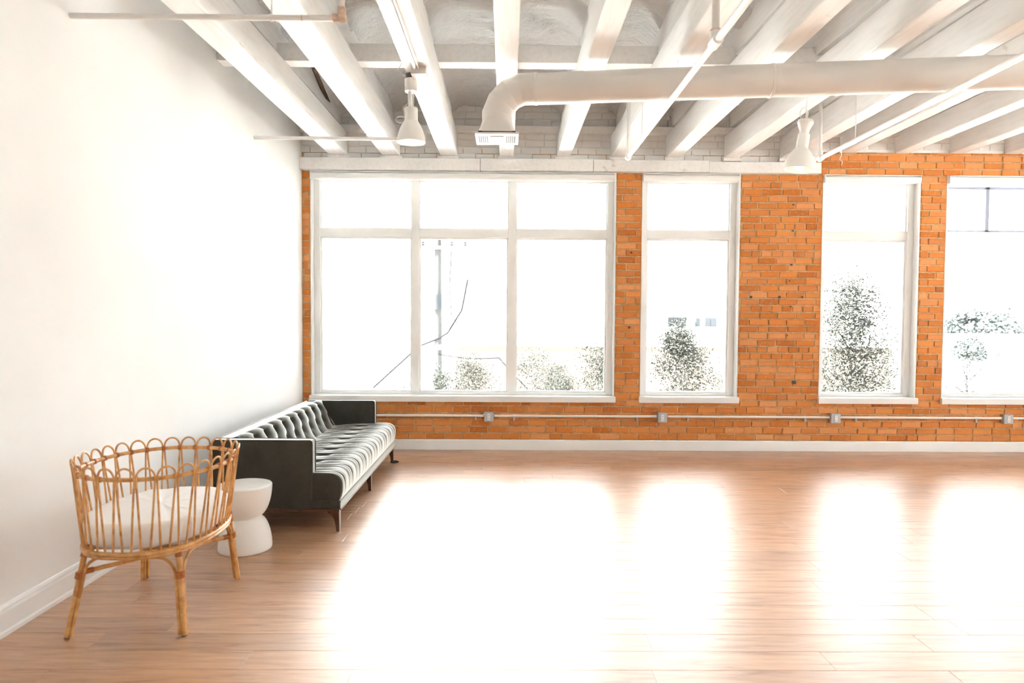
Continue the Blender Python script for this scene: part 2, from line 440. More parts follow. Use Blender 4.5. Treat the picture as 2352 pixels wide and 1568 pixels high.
for k, (wins, f) in enumerate(((RFILL, lambda mb, a, b, z0, z1, d0, d1: mb.box(XR + d0, XR + d1, a, b, z0, z1)),
                               (BFILL, lambda mb, a, b, z0, z1, d0, d1: mb.box(a, b, YR - d1, YR - d0, z0, z1)))):
    for q, (a, b) in enumerate(wins):      # unseen windows behind the camera and to its right, added for fill light
        root = empty('window_%d' % (5 + 3*k + q), (0, 0, 0), kind='structure')
        mb = MB(); m_ = (a + b)/2
        for u0, u1, z0, z1 in ((a, a + .08, ZS, ZT), (b - .08, b, ZS, ZT), (a + .08, b - .08, ZS, ZS + .09), (a + .08, b - .08, ZT - .08, ZT), (m_ - .04, m_ + .04, ZS + .09, ZT - .08)):
            f(mb, u0, u1, z0, z1, .06, .13)
        mb.build('frame', M['trim'], root)
        for u0, u1 in ((a + .08, m_ - .04), (m_ + .04, b - .08)):
            mb = MB(); f(mb, u0, u1, ZS + .09, ZT - .08, .09, .096); mb.build('pane', M['glass'], root)
# baseboards
bb = MB(); prof = [(0, 0), (.020, 0), (.020, .018), (.015, .026), (.015, .105), (.011, .118), (.011, .124), (.006, .136), (0, .14)]
n = len(prof); vs = [(wallx(y) + d, y, z) for y in (YR, YB - .02) for d, z in prof]
bb.add(vs, [(i, (i+1) % n, n + (i+1) % n, n + i) for i in range(n)] + [tuple(range(n)), tuple(range(n, 2*n))[::-1]])
bb.build('baseboard_left', M['trim'], kind='structure')
prof = [(YB, 0), (YB - .022, 0), (YB - .022, .10), (YB - .018, .112), (YB, .114)]
MB().prism(prof, 'x', XW0, XR).build('baseboard_back', M['trim'], kind='structure', bevel=.003)
# header beam over the windows, in four lengths
hd = empty('trim_1', (0, 0, 0), kind='structure')
for i, (x0, x1, dz) in enumerate(((XW0, -.292, 0), (-.288, .905, .002), (.909, 2.135, -.002), (2.141, 3.335, -.012))):
    MB().box(x0, x1, YB - .075 + (.012 if i == 3 else 0), YB + .02, 2.984 + dz*.3, 3.108 + dz).build('header_board', M['beam'], hd, bevel=.004)

# ------------------------------------------------------------------ ceiling: beams, cross beam, joists, foam
BX = [(-1.794, .19), (-1.239, .19), (-.625, .185), (-.01, .15), (.594, .145), (1.178, .16), (1.765, .15), (2.39, .155), (2.985, .155)] + \
     [(3.63 + .592*i, .155) for i in range(10)]
def foam_z(x, y):
    d = min(abs(x - bx) for bx, _ in BX)
    z = 3.745 - .09*math.exp(-(d/.075)**2) - .03*math.exp(-(d/.2)**2)
    z += .05*(noise.noise(Vector((x*2.1, y*3.0, 0)))) + .040*noise.noise(Vector((x*6, y*11, 3))) + .022*noise.noise(Vector((x*16, y*26, 7)))
    if y > 7.0: z -= .07*((y - 7.0)/.4)**2
    return z
st = .045; nx = int((XR - XL + .3)/st); ny0 = int((7.55 - 3.6)/st)
vs = []; fs = []
ys = [YR - .1 + (3.6 - YR + .1)*i/24 for i in range(24)] + [3.6 + i*st for i in range(ny0 + 1)]
for y in ys:
    for i in range(nx + 1):
        x = XL - .15 + i*st; vs.append((x, y, foam_z(x, y)))
for j in range(len(ys) - 1):
    for i in range(nx): a = j*(nx+1) + i; fs.append((a, a + nx + 1, a + nx + 2, a + 1))
mbf = MB(); mbf.add(vs, fs); ceiling = mbf.build('ceiling', M['foam'], smooth=True, ang=80, kind='structure')
MB().box(XL - .3, XR + .3, YR - .3, YB + .4, 3.96, 4.05).build('roof_deck', M['beam'], ceiling)
def beam(x, wd, z0, z1, y0, y1):
    """a sawn timber, very slightly out of true"""
    mb = MB(); n = 14; vs = []
    for k in range(n + 1):
        y = y0 + (y1 - y0)*k/n; q = lambda s: .004*noise.noise(Vector((x*3 + s, y*1.3, s)))
        vs += [(x - wd/2 + q(1), y, z0 + q(2)), (x + wd/2 + q(3), y, z0 + q(4)), (x + wd/2 + q(5), y, z1), (x - wd/2 + q(6), y, z1)]
    fs = [(4*k + i, 4*k + (i+1) % 4, 4*k + 4 + (i+1) % 4, 4*k + 4 + i) for k in range(n) for i in range(4)] + [(3, 2, 1, 0), (4*n, 4*n+1, 4*n+2, 4*n+3)]
    mb.add(vs, fs); return mb
for x, wd in BX:
    up = .07 if x > 3.3 else 0
    beam(x, wd, 3.142 + up, 3.377 + up*.6, YR, YB).build('beam', M['beam'], ceiling, bevel=.008)
    beam(x, .06, 3.455, 3.84, YR, YB).build('joist', M['beam'], ceiling, bevel=.004)
    if x < 3.2:
        MB().box(x - wd/2 - .018, x + wd/2 + .018, YB - .05, YB + .01, 3.108, 3.140).build('bearing_block', M['beam'], ceiling, bevel=.003)
for y in (5.29, 2.0, -1.2):
    MB().box(XL - .05, XR, y, y + .14, 3.379, 3.515).build('crossbeam', M['beam'], ceiling, bevel=.006)
x = XW0
for x1 in (-.12, 2.9, 6.0, XR):
    MB().box(x + .002, x1, YB - .085, YB + .005, 3.378, 3.452).build('ledger', M['beam'], ceiling, bevel=.008); x = x1
# dark slat beside the first joist
a, b_ = Vector((-1.66, 5.5, 3.49)), Vector((-1.86, 6.9, 3.53))
MB().tube([(-1.62, 5.45, 3.60), (-1.78, 6.85, 3.55)], .022, 4).build('brace', plain('bare_wood', lin(96, 68, 44), .8), ceiling)

# ------------------------------------------------------------------ windows
def window(i, x0, x1, mull, rails=True):
    root = empty('window_%d' % (i + 1), ((x0 + x1)/2, YB + .1, ZS), kind='structure')
    yf0, yf1 = YB + .10, YB + .17; FW = .076
    # jamb linings and head
    t = .012
    for a in (x0, x1 - t):
        MB().box(a, a + t, YB + .004, YB + .30, ZS + .06, ZT).build('jamb', M['trim'], root)
    MB().box(x0 + t, x1 - t, YB + .004, YB + .30, ZT - t, ZT).build('head', M['trim'], root)
    X0, X1, Z0, Z1 = x0 + t, x1 - t, ZS + .067, ZT - t
    MB().box(X0, X0 + FW - t, yf0, yf1, Z0, Z1).build('stile', M['trim'], root, bevel=.003)
    MB().box(X1 - FW + t, X1, yf0, yf1, Z0, Z1).build('stile', M['trim'], root, bevel=.003)
    zt0, zt1 = 2.296, 2.388
    cols = [X0 + FW - t] + [e for m_ in mull for e in m_] + [X1 - FW + t]
    MB().box(cols[0], cols[-1], yf0, yf1, Z0, .612).build('rail', M['trim'], root, bevel=.003)
    MB().box(cols[0], cols[-1], yf0, yf1, Z1 - .07, Z1).build('rail', M['trim'], root, bevel=.003)
    for a, b2 in mull: MB().box(a, b2, yf0, yf1, .612, Z1 - .07).build('mullion', M['trim'], root, bevel=.003)
    for c in range(0, len(cols), 2):
        a, b2 = cols[c], cols[c+1]
        MB().box(a, b2, yf0 + .002, yf1 - .002, zt0, zt1).build('transom', M['trim'], root, bevel=.003)
        for lo, hi, s in ((.612, zt0, .017), (zt1, Z1 - .07, .010)):
            mb = MB(); ya, yb = yf0 + .028, yf1 - .006
            mb.box(a, a + s, ya, yb, lo, hi).box(b2 - s, b2, ya, yb, lo, hi).box(a + s, b2 - s, ya, yb, lo, lo + s).box(a + s, b2 - s, ya, yb, hi - s, hi)
            mb.build('bead', M['trim'], root)
            MB().box(a + s*.6, b2 - s*.6, yf0 + .045, yf0 + .051, lo + s*.6, hi - s*.6).build('pane', M['glass'], root)
            if i == 3 and hi > 2.5:     # the grey sliding sash in the upper light
                g = .034; q = MB(); ya, yb = yf1 + .01, yf1 + .04
                q.box(a, b2, ya, yb, lo, lo + g).box(a, b2, ya, yb, hi - g, hi).box((a+b2)/2 - .02, (a+b2)/2 + .02, ya, yb, lo, hi)
                q.build('sash', M['sash'], root)
    # sill board with a nose into the room
    MB().prism([(YB - .035, ZS), (yf1 + .10, ZS), (yf1 + .10, ZS + .064), (YB - .028, ZS + .066), (YB - .038, ZS + .058)], 'x', x0 - .012, x1 + .012).build('sill', M['trim'], root, bevel=.003)
    return root
window(0, *WIN[0], [(-1.037, -.957), (.012, .097)])
window(1, *WIN[1], [])
window(2, *WIN[2], [])
window(3, *WIN[3], [(5.78, 5.86), (6.85, 6.93)])
# roller blinds, rolled up at the head of each window
BL = ['white roller blind rolled up across the wide three-pane window beside the sofa', 'white roller blind rolled up above the narrow window left of the broad brick pier',
      'white roller blind rolled up above the narrow window right of the broad brick pier', 'white roller blind above the window with the grey sash at the right edge']
for (x0, x1), lb in zip(WIN, BL):
    z = 2.893
    r_ = thing('roller_blind', ((x0 + x1)/2, YB + .03, z), lb, 'blind', 'roller blinds at the window heads')
    MB().tube([(x0 + .012, YB + .002, z + .038), (x1 - .012, YB + .002, z + .038)], .036, 24).build('roll', M['shade'], r_, smooth=True)
    MB().box(x0 + .015, x1 - .015, YB - .03, YB + .075, z + .075, z + .084).build('headrail', M['trim'], r_, bevel=.002)
    for a in (x0 + .013, x1 - .020): MB().box(a - .006, a + .001, YB - .034, YB + .04, z - .001, z + .079).build('bracket', M['plastic_white'], r_)
    MB().tube([(x0 + .03, YB + .038, z + .012), (x1 - .03, YB + .038, z + .012)], .010, 8).build('bottom_bar', M['shade'], r_, smooth=True)

# ------------------------------------------------------------------ air duct
def duct():
    a = Vector((.13, 4.70, 2.985)); d = Vector((3.04, -.40, 0)).normalized(); r = .1035
    t = thing('air_duct', (-.33, 4.75, 2.64), 'long round white air duct hanging under the ceiling beams with a flared end', 'duct')
    far = a + d*8.28
    MB().tube([a, far], r, 40).build('duct_run', M['duct'], t, smooth=True)
    sm = empty_parts = None
    for s in (.06, 1.60, 3.14, 4.70):
        p = a + d*s; MB().tube([p - d*.012, p - d*.009, p + d*.009, p + d*.012], [r, r + .0035, r + .0035, r], 40).build('seam_band', M['duct'], t, smooth=True)
    # gored elbow: three mitred joints turning down
    R = .205; c = a + Vector((0, 0, -R)); e = -d
    prev = a; k = 4
    pts = [a]
    for i in range(1, k + 1):
        th = PI/2*i/k; pts.append(c + e*(R*math.sin(th)) + Vector((0, 0, R*math.cos(th))))
    side = d.cross(Vector((0, 0, 1)))
    rings = []
    for i, th in enumerate([0] + [PI/2*(j + .5)/k for j in range(k)] + [PI/2]):
        rad = Vector((0, 0, 1))*math.cos(th) + e*math.sin(th)
        f = 1/math.cos(PI/2/k/2) if 0 < i <= k else 1
        rings.append((c + rad*(R if f == 1 else R*f), rad, f))
    seg = 40; vs = []
    for cc, rad, f in rings: vs += [cc + rad*(r*f*math.cos(2*PI*q/seg)) + side*(r*math.sin(2*PI*q/seg)) for q in range(seg)]
    for i in range(len(rings) - 1):
        mb = MB(); g = .0012
        mb.add(vs[i*seg:(i+2)*seg], [(q, (q+1) % seg, seg + (q+1) % seg, seg + q) for q in range(seg)])
        mb.build('elbow_gore', M['duct'], t, smooth=True, ang=60)
    end = rings[-1][0]
    # flared boot: round above, square below
    cx, cy_ = end.x, end.y; zt, zb = end.z, 2.675
    mb = MB(); vs = []; nz = 8
    for i in range(nz + 1):
        u = i/nz; z = zt + (zb - zt)*u
        for q in range(seg):
            th = 2*PI*q/seg; c_, s_ = math.cos(th), math.sin(th)
            sq = .128/max(abs(c_), abs(s_)); sq = min(sq, .165); u2 = max(0, (u - .12)/.88); u2 = u2**.8
            rr = r*(1 - u2) + sq*u2; vs.append((cx + rr*c_, cy_ + rr*s_, z))
    mb.add(vs, [(i*seg+q, (i+1)*seg+q, (i+1)*seg+(q+1) % seg, i*seg+(q+1) % seg) for i in range(nz) for q in range(seg)])
    mb.build('flared_boot', M['duct'], t, smooth=True, ang=50)
    # square register, facing down
    h = .146; z1 = 2.652
    reg = MB().box(cx - h, cx + h, cy_ - h, cy_ + h, z1, z1 + .012).build('register', M['lamp'], t, bevel=.003)
    MB().box(cx - .125, cx + .125, cy_ - .125, cy_ + .125, z1 + .012, z1 + .026).build('shade_gap', M['dark'], t)  # dark block in place of the shaded gap above the register
    MB().box(cx - .045, cx + .045, cy_ - .09, cy_ + .09, z1 - .006, z1).build('centre_panel', M['duct'], reg)
    for sx in (-1, 1):
        for j in range(5):
            x = cx + sx*(.066 + j*.0135)
            MB().box(x - .003, x + .003, cy_ - .085, cy_ + .085, z1 - .002, z1 + .001).build('slot', M['slot'], reg)
    for s in (1.0, 2.9, 5.2):      # hanger straps
        p = a + d*s; MB().tube([p + Vector((0, 0, r)), p + Vector((0, 0, .175))], .004, 6).build('hanger_rod', M['pipe'], t)
duct()

# ------------------------------------------------------------------ sprinkler pipes
def sph(mb, c, r, n=10):
    mb.lathe([(max(r*math.sin(PI*i/n), 1e-5), -r*math.cos(PI*i/n)) for i in range(n + 1)], c, 14); return mb
def long_pipe(X, label):
    Z = 2.85; ye = 6.06; r = .0195
    t = thing('sprinkler_pipe', (X, ye, Z), label, 'pipe', 'white ceiling pipes running towards the windows')
    MB().tube([(X, ye - .03, Z), (X, 3.56, Z)], r, 16).build('pipe_run', M['pipe'], t, smooth=True)
    MB().tube([(X, 3.50, Z), (X, YR + .01, Z)], r, 16).build('pipe_run', M['pipe'], t, smooth=True)
    q = sph(MB(), (X, ye, Z), .030); q.tube([(X, ye, Z), (X, ye, Z + .06)], .026, 16).tube([(X, ye, Z), (X, ye - .05, Z)], .026, 16)
    q.build('elbow', M['pipe'], t, smooth=True)
    MB().tube([(X, ye, Z + .05), (X, ye, 3.46)], .016, 14).build('riser', M['pipe'], t, smooth=True)
    q = MB().tube([(X, 3.49, Z), (X, 3.585, Z)], .028, 16).tube([(X, 3.54, Z), (X, 3.54, Z + .055)], .027, 16)
    q.build('tee', M['pipe'], t, smooth=True)
    MB().tube([(X, 3.54, Z + .056), (X, 3.54, Z + .062)], .0275, 16).build('tee_collar', M['rust'], t, smooth=True)
    MB().tube([(X, 3.54, Z + .05), (X, 3.54, 3.52)], .0195, 14).build('riser', M['duct'], t, smooth=True)
    MB().tube([(X + .002, 5.45, Z + .02), (X + .002, 5.45, 3.38)], .004, 6).tube([(X, 5.44, Z), (X, 5.46, Z)], .023, 14).build('hanger_rod', M['pipe'], t)
    return t
long_pipe(1.06, 'white sprinkler pipe crossing before the middle of the duct, ending above the narrow pier')
long_pipe(2.755, 'white sprinkler pipe crossing the right end of the duct, ending beside the tilted lamp')
t = thing('sprinkler_pipe', (-.86, 3.57, 2.965), 'white pipe from the left wall to a rusty elbow near the top of the picture', 'pipe')
xw = wallx(3.57)
MB().tube([(xw, 3.57, 2.965), (-.885, 3.57, 2.965)], .0145, 16).build('pipe_run', M['pipe'], t, smooth=True)
sph(MB(), (-.855, 3.57, 2.967), .026).tube([(-.90, 3.57, 2.966), (-.855, 3.57, 2.966)], .021, 14).tube([(-.855, 3.57, 2.966), (-.855, 3.57, 3.02)], .021, 14).build('elbow', M['rust'], t, smooth=True)
MB().tube([(-.855, 3.57, 3.01), (-.855, 3.57, 3.46)], .0145, 14).build('riser', M['duct'], t, smooth=True)
MB().tube([(-1.215, 3.57, 2.945), (-1.215, 3.57, 3.40)], .004, 6).tube([(-1.222, 3.57, 2.965), (-1.208, 3.57, 2.965)], .018, 14).build('hanger_rod', M['pipe'], t)
MB().tube([(-1.062, 3.57, 2.965), (-1.056, 3.57, 2.965)], .0152, 14).build('collar', M['rust'], t)
t = thing('sprinkler_pipe', (-.845, 6.03, 2.985), 'thin white pipe from the left wall ending behind the bell lamp', 'pipe')
MB().tube([(wallx(6.03), 6.03, 2.985), (-.86, 6.03, 2.985)], .0155, 14).build('pipe_run', M['pipe'], t, smooth=True)
sph(MB(), (-.845, 6.03, 2.985), .022).tube([(-.845, 6.03, 2.985), (-.845, 6.03, 3.03)], .02, 12).build('elbow', M['pipe'], t, smooth=True)
MB().tube([(-.845, 6.03, 3.02), (-.845, 6.03, 3.46)], .0145, 14).build('riser', M['pipe'], t, smooth=True)
MB().tube([(-1.236, 6.03, 3.0), (-1.236, 6.03, 3.15)], .003, 6).build('hanger_rod', M['pipe'], t)

# conduit and box under the third beam
t = thing('ceiling_conduit', (-.60, 4.70, 3.11), 'thin white conduit with a junction box clipped under the third beam', 'conduit')
MB().tube([(-.635, YR + .02, 3.126), (-.635, 4.70, 3.126)], .012, 12).build('conduit_run', M['pipe'], t, smooth=True)
MB().box(-.665, -.56, 4.72, 4.84, 3.09, 3.14).build('junction_box', M['duct'], t, bevel=.004)
MB().tube([(-.613, YR + .02, 3.13), (-.613, 4.72, 3.13)], .007, 10).build('cable_run', M['pipe'], t, smooth=True)
# ------------------------------------------------------------------ lamps
SH = [(.0, .0)]
def shade_profile(r0, r1, h):
    """bell shade, outside then inside, from the neck (z = 0) down to the lip"""
    out = []
    for i in range(15):
        u = i/14; out.append((r0 + (r1 - r0)*math.sin(PI/2*u)**.85, -h*u))
    ins = [(max(a - .004, .002), b_ + (.004 if i < 14 else 0)) for i, (a, b_) in enumerate(out)]
    return out + ins[::-1]
def bulb(mb, c, r, M_=None):
    mb.lathe([(max(r*math.sin(PI*i/12), 1e-5), -r*math.cos(PI*i/12)) for i in range(13)], c, 20, M_); return mb
lx, ly = -.683, 4.88
t = thing('pendant_lamp', (lx, ly, 2.67), 'white bell lamp on a rigid stem left of the duct elbow, bulb lit', 'lamp', 'white bell lamps')
MB().lathe([(.043, 0), (.045, .03), (.047, .085)], (lx, ly, 3.02), 32).build('canopy', M['lamp'], t, smooth=True)
MB().tube([(lx, ly, 3.105), (lx, ly, 3.145)], .039, 24).build('mount', plain('grey_mount', (.20, .19, .18, 1), .6), t, smooth=True)
MB().tube([(lx - .008, ly, 3.02), (lx - .008, ly, 2.90)], .014, 16).build('stem', M['lamp'], t, smooth=True)
MB().tube([(lx + .018, ly - .01, 3.02), (lx + .018, ly - .01, 2.90)], .0025, 8).build('cord', M['pipe'], t)
MB().lathe([(.0445, 0), (.047, -.006), (.047, -.10)], (lx, ly, 2.905), 32).build('socket', M['lamp'], t, smooth=True)
MB().lathe(shade_profile(.047, .100, .150), (lx, ly, 2.815), 40, close=True).build('lamp_shade', M['lamp'], t, smooth=True, ang=60)
bulb(MB(), (lx, ly, 2.70), .043).build('bulb', M['bulb'], t, smooth=True)
loop = [(lx - .05 + .035*math.cos(a) - .02, ly - .02, 2.82 + .022*math.sin(a)) for a in [2*PI*i/16 for i in range(30)]]
MB().tube([(lx - .02, ly - .03, 2.93), (lx - .05, ly - .03, 2.90)] + loop, .0035, 6).build('cord', M['pipe'], t, smooth=True)
MB().tube([(lx + .015, ly, 3.13), (lx - .05, ly - .02, 3.12), (lx - .085, ly - .03, 3.16), (lx - .05, ly - .05, 3.22), (-.71, ly - .06, 3.26)], .004, 6).build('cord', M['pipe'], t, smooth=True)

K2 = 1.115; bx_, by_ = 2.285, 5.33
t = thing('pendant_lamp', (bx_, by_, 2.59), 'white bell lamp hanging tilted on a thin cord below the duct', 'lamp', 'white bell lamps')
RT = Matrix.Rotation(math.radians(7), 4, 'Y')
C0 = Vector((bx_ + .010, by_, 2.867))
def tl(p): return C0 + (RT @ (Vector(p)*K2))
def sk(pr): return [(a*K2, b_*K2) for a, b_ in pr]
MB().lathe(sk([(.030, .085), (.032, .065), (.050, .095), (.054, .078), (.034, .03), (.030, .0)]), C0, 32, RT).build('top_cap', M['lamp'], t, smooth=True, ang=30)
MB().lathe(sk([(.036, 0), (.0405, -.004), (.0405, -.105)]), C0, 32, RT).build('socket', M['lamp'], t, smooth=True)
MB().lathe(sk([(a, b_ - .10) for a, b_ in shade_profile(.041, .108, .150)]), C0, 40, RT, close=True).build('lamp_shade', M['lamp'], t, smooth=True, ang=60)
bulb(MB(), tl((0, 0, -.218)), .042).build('bulb', M['bulb'], t, smooth=True)
top = tl((0, 0, .085))
MB().tube([top, top + Vector((0, 0, .1)), (2.318, by_, 3.15)], .003, 6).build('cord', M['pipe'], t)
lp = [(top.x - .02 + .03*math.cos(a), by_ - .005 - .002*a, top.z + .055 + .05*math.sin(a)) for a in [-PI/2 + 2*PI*i/18 for i in range(28)]]
MB().tube([top] + lp, .003, 6).build('cord', M['pipe'], t, smooth=True)
# string hanging off the right pipe
MB().tube([(2.755, 5.67, 2.834), (2.758, 5.67, 2.79), (2.744, 5.67, 2.755), (2.766, 5.67, 2.738), (2.758, 5.67, 2.705)], .004, 6).solo('loose_string', M['linen'], (2.755, 5.67, 2.705),
    'short loose white string dangling below the right sprinkler pipe', 'string')

# ------------------------------------------------------------------ conduit with outlet boxes on the brick
ZC = .372
t = thing('wall_conduit', (XW0 + .02, YB - .02, ZC), 'thin pale conduit running along the brick under the windows', 'conduit')
BXS = [-.186, 1.682, 3.555, 5.428]
edges = [XW0 + .02] + [e for x in BXS for e in (x - .053, x + .053)] + [XR - .02]
for i in range(0, len(edges), 2):
    MB().tube([(edges[i], YB - .020, ZC), (edges[i+1], YB - .020, ZC)], .0135, 12).build('conduit_run', M['conduit'], t, smooth=True)
for x in [.085, 1.415, 1.965, 3.24, 3.79, 5.10, -.33, 5.65]:
    MB().box(x - .010, x + .010, YB - .022, YB - .002, ZC - .052, ZC + .017).build('clip', M['box_grey'], t, bevel=.003)
OL = ['grey outlet box on the brick below the wide window', 'grey outlet box on the brick below the narrow window left of the broad pier',
      'grey outlet box on the brick below the narrow window right of the broad pier', 'grey outlet box on the brick at the right edge of the picture']
for x, lb in zip(BXS, OL):
    z = ZC - .008
    t = thing('outlet_box', (x, YB - .02, z), lb, 'outlet', 'outlet boxes on the wall conduit')
    MB().box(x - .051, x + .051, YB - .052, YB - .003, z - .052, z + .052).build('box_body', M['box_grey'], t, bevel=.006)
    cv = MB().box(x - .049, x + .049, YB - .056, YB - .053, z - .050, z + .050).build('cover_plate', M['box_grey'], t, bevel=.002)
    MB().box(x - .016, x + .016, YB - .060, YB - .0565, z - .034, z + .034).build('receptacle', M['plastic_white'], cv, bevel=.002)
    for dz in (-.016, .016):
        for dx in (-.005, .005): MB().box(x + dx - .0015, x + dx + .0015, YB - .0608, YB - .0602, z + dz - .005, z + dz + .005).build('slot', M['slot'], cv)
    for sx in (-1, 1):
        MB().tube([(x + sx*.050, YB - .020, ZC), (x + sx*.062, YB - .020, ZC)], .018, 12).build('connector', M['box_grey'], t)

# ------------------------------------------------------------------ sofa
def sofa():
    X0, X1, XA = -1.95, -1.10, -1.285      # back, front of the base, front of the arms
    Y0, Y1, AT = 4.50, 6.72, .088
    t = thing('sofa', ((X0 + X1)/2, (Y0 + Y1)/2, 0), 'dark grey velvet tufted sofa with low square arms along the white wall', 'sofa')
    V = M['velvet']
    MB().box(X0 + .01, X1, Y0 + .003, Y1 - .003, .150, .208).build('seat_rail', V, t, bevel=.01, seg=3)
    MB().box(X0 + .015, X1 - .008, Y0 + .008, Y1 - .008, .134, .150).build('plinth', M['walnut'], t, bevel=.002)
    MB().tube([(X1 + .001, Y0 + .006, .153), (X1 + .001, Y1 - .006, .153)], .005, 8).build('piping', V, t, smooth=True)
    MB().tube([(X1 + .001, Y0 + .006, .206), (X1 + .001, Y1 - .006, .206)], .004, 8).build('piping', V, t, smooth=True)
    for ya, yb in ((Y0, Y0 + AT), (Y1 - AT, Y1)):
        ar = MB().box(X0, XA, ya, yb, .151, .612).build('arm', V, t, bevel=.014, seg=3)
        for y in (ya + .007, yb - .007):
            MB().tube([(X0 + .01, y, .610), (XA - .012, y, .610), (XA - .003, y, .603), (XA - .001, y, .59), (XA - .001, y, .165)], .0055, 8).build('piping', V, ar, smooth=True)
    MB().box(X0, -1.86, Y0 + AT, Y1 - AT, .151, .606).build('back_frame', V, t, bevel=.012, seg=3)
    MB().tube([(-1.945, Y0 + AT, .606), (-1.945, Y1 - AT, .606)], .006, 8).build('piping', V, t, smooth=True)
    # --- tufted seat: profile runs from the back across the top, over the nose and down to the rail
    prof = [(-1.72 + .47*i/26, .372 + .022*math.sin(PI*.5*i/26)) for i in range(27)]
    cxn, czn, rn = -1.205, .300, .094
    prof = [(x, z) for x, z in prof if x < cxn - .005] + [(cxn + (rn + .024)*math.sin(a)**.75, czn + rn*math.cos(a)**.75) for a in [PI*.5*i/12 for i in range(13)]]
    prof += [(cxn + rn + .023, .27), (cxn + rn + .018, .24), (X1 - .004, .212)]
    Sg = .2265; nb = 9; yb0 = (Y0 + Y1)/2 - Sg*(nb - 1)/2; XB = -1.395
    def disp(x, y, s):
        """puff between the pleats, dimple at each button"""
        k = (y - yb0)/Sg; ph = k - math.floor(k + .5); dist = abs(ph)*Sg
        wav = .35 + .65*math.exp(-((x - XB)/.16)**2)
        d = .014*math.sqrt(max(0, 1 - (1 - min(1, 2*dist/Sg))**2)) - .014
        inside = -0.6 < k < nb - .4
        d *= wav
        r2 = ((x - XB)/.055)**2 + (dist/.042)**2
        if inside: d -= .030*math.exp(-r2)
        # fine folds fanning out of the buttons
        fan = math.exp(-((abs(x - XB) - .13)/.12)**2)
        d += .0035*fan*math.sin(2*PI*(y - yb0)/(Sg/5) + 9*(x - XB)*math.copysign(1, ph))
        # half-way pleats in front and behind
        h = abs(abs(ph) - .5)*Sg; d -= .006*math.exp(-(h/.012)**2)*(1 - math.exp(-((x - XB)/.13)**2))
        return d
    ny = 330; vs = []; n = len(prof)
    sub = []                           # resample the profile finely
    for i in range(n - 1):
        for q in range(2): sub.append(tuple(prof[i][c] + (prof[i+1][c] - prof[i][c])*q/2 for c in (0, 1)))
    sub.append(prof[-1]); n = len(sub)
    nrm = []
    for i in range(n):
        a, b_ = sub[max(i-1, 0)], sub[min(i+1, n-1)]; d = Vector((b_[0]-a[0], b_[1]-a[1])).normalized(); nrm.append(Vector((-d.y, d.x)))
    for j in range(ny + 1):
        y = Y0 + .004 + (Y1 - Y0 - .008)*j/ny
        e = min(y - Y0, Y1 - y); rnd = -.020*(1 - min(1, e/.035))**2
        for i in range(n):
            fade = min(1, max(0, (n - 1 - i)/10)); d = disp(sub[i][0], y, i)*fade*min(1, e/.06) + rnd*min(1, fade + .3)
            vs.append((sub[i][0] + nrm[i].x*d, y, sub[i][1] + nrm[i].y*d))
    fs = [(j*n+i, j*n+i+1, (j+1)*n+i+1, (j+1)*n+i) for j in range(ny) for i in range(n-1)]
    mb = MB(); mb.add(vs, fs)
    for j in (0, ny):                  # end caps
        base = len(mb.v); y = mb.v[j*n][1]; mb.v += [(sub[0][0], y, .21), (sub[-1][0], y, .21)]
        loopi = [base] + [j*n + i for i in range(n)] + [base + 1]; mb.f.append(tuple(loopi if j else loopi[::-1]))
    mb.build('seat_cushion', V, t, smooth=True, ang=50)
    for k in range(nb):
        y = yb0 + k*Sg; z = .372 + .022*math.sin(PI*.5*(XB + 1.72)/.47)
        MB().lathe([(1e-5, .004), (.007, .003), (.010, 0), (.010, -.004)], (XB, y, z - .040), 12).build('button', V, t, smooth=True)
    # --- tufted back: a leaning pad with wavy vertical pleats
    SB = .204; y0b, y1b = Y0 + AT, Y1 - AT; nz = 30; ny = 300; vs = []
    zb0, zb1 = .36, .612
    A = Vector((-1.655, .355)); B = Vector((-1.79, .585))
    bp = [A + (B - A)*(i/18) for i in range(19)]
    cc = Vector((-1.815, .585)); bp += [cc + Vector((.027*math.cos(a) , .038*math.sin(a))) for a in [PI*.5*i/8 for i in range(1, 9)]] + [Vector((-1.87, .606))]
    n = len(bp)
    nm = []
    for i in range(n):
        a, b_ = bp[max(i-1, 0)], bp[min(i+1, n-1)]; d = (b_ - a).normalized(); nm.append(Vector((d.y, -d.x)))
    for j in range(ny + 1):
        y = y0b + (y1b - y0b)*j/ny; e = min(y - y0b, y1b - y)
        for i in range(n):
            u = i/(n - 1)
            tri = math.sin(u*PI*2.2 + .5)*.30           # pleats weave between the button rows
            k = (y - y0b)/SB + tri; ph = abs(k - math.floor(k + .5))*SB
            d = .030*math.sqrt(1 - (1 - min(1, 2*ph/SB))**2) - .016
            for ub, off in ((.33, .0), (.62, .0)):
                kb = (y - y0b)/SB + math.sin(ub*PI*2.2 + .5)*.30; pb = abs(kb - math.floor(kb + .5))*SB
                d -= .024*math.exp(-((u - ub)/.085)**2 - (pb/.035)**2)
            d *= math.sin(PI*min(1, max(0, (u + .08)/1.1)))**.6*min(1, e/.05 + .1)
            vs.append((bp[i].x + nm[i].x*d, y, bp[i].y + nm[i].y*d))
    fs = [(j*n+i, (j+1)*n+i, (j+1)*n+i+1, j*n+i+1) for j in range(ny) for i in range(n-1)]
    mb = MB(); mb.add(vs, fs); mb.build('back_cushion', V, t, smooth=True, ang=60)
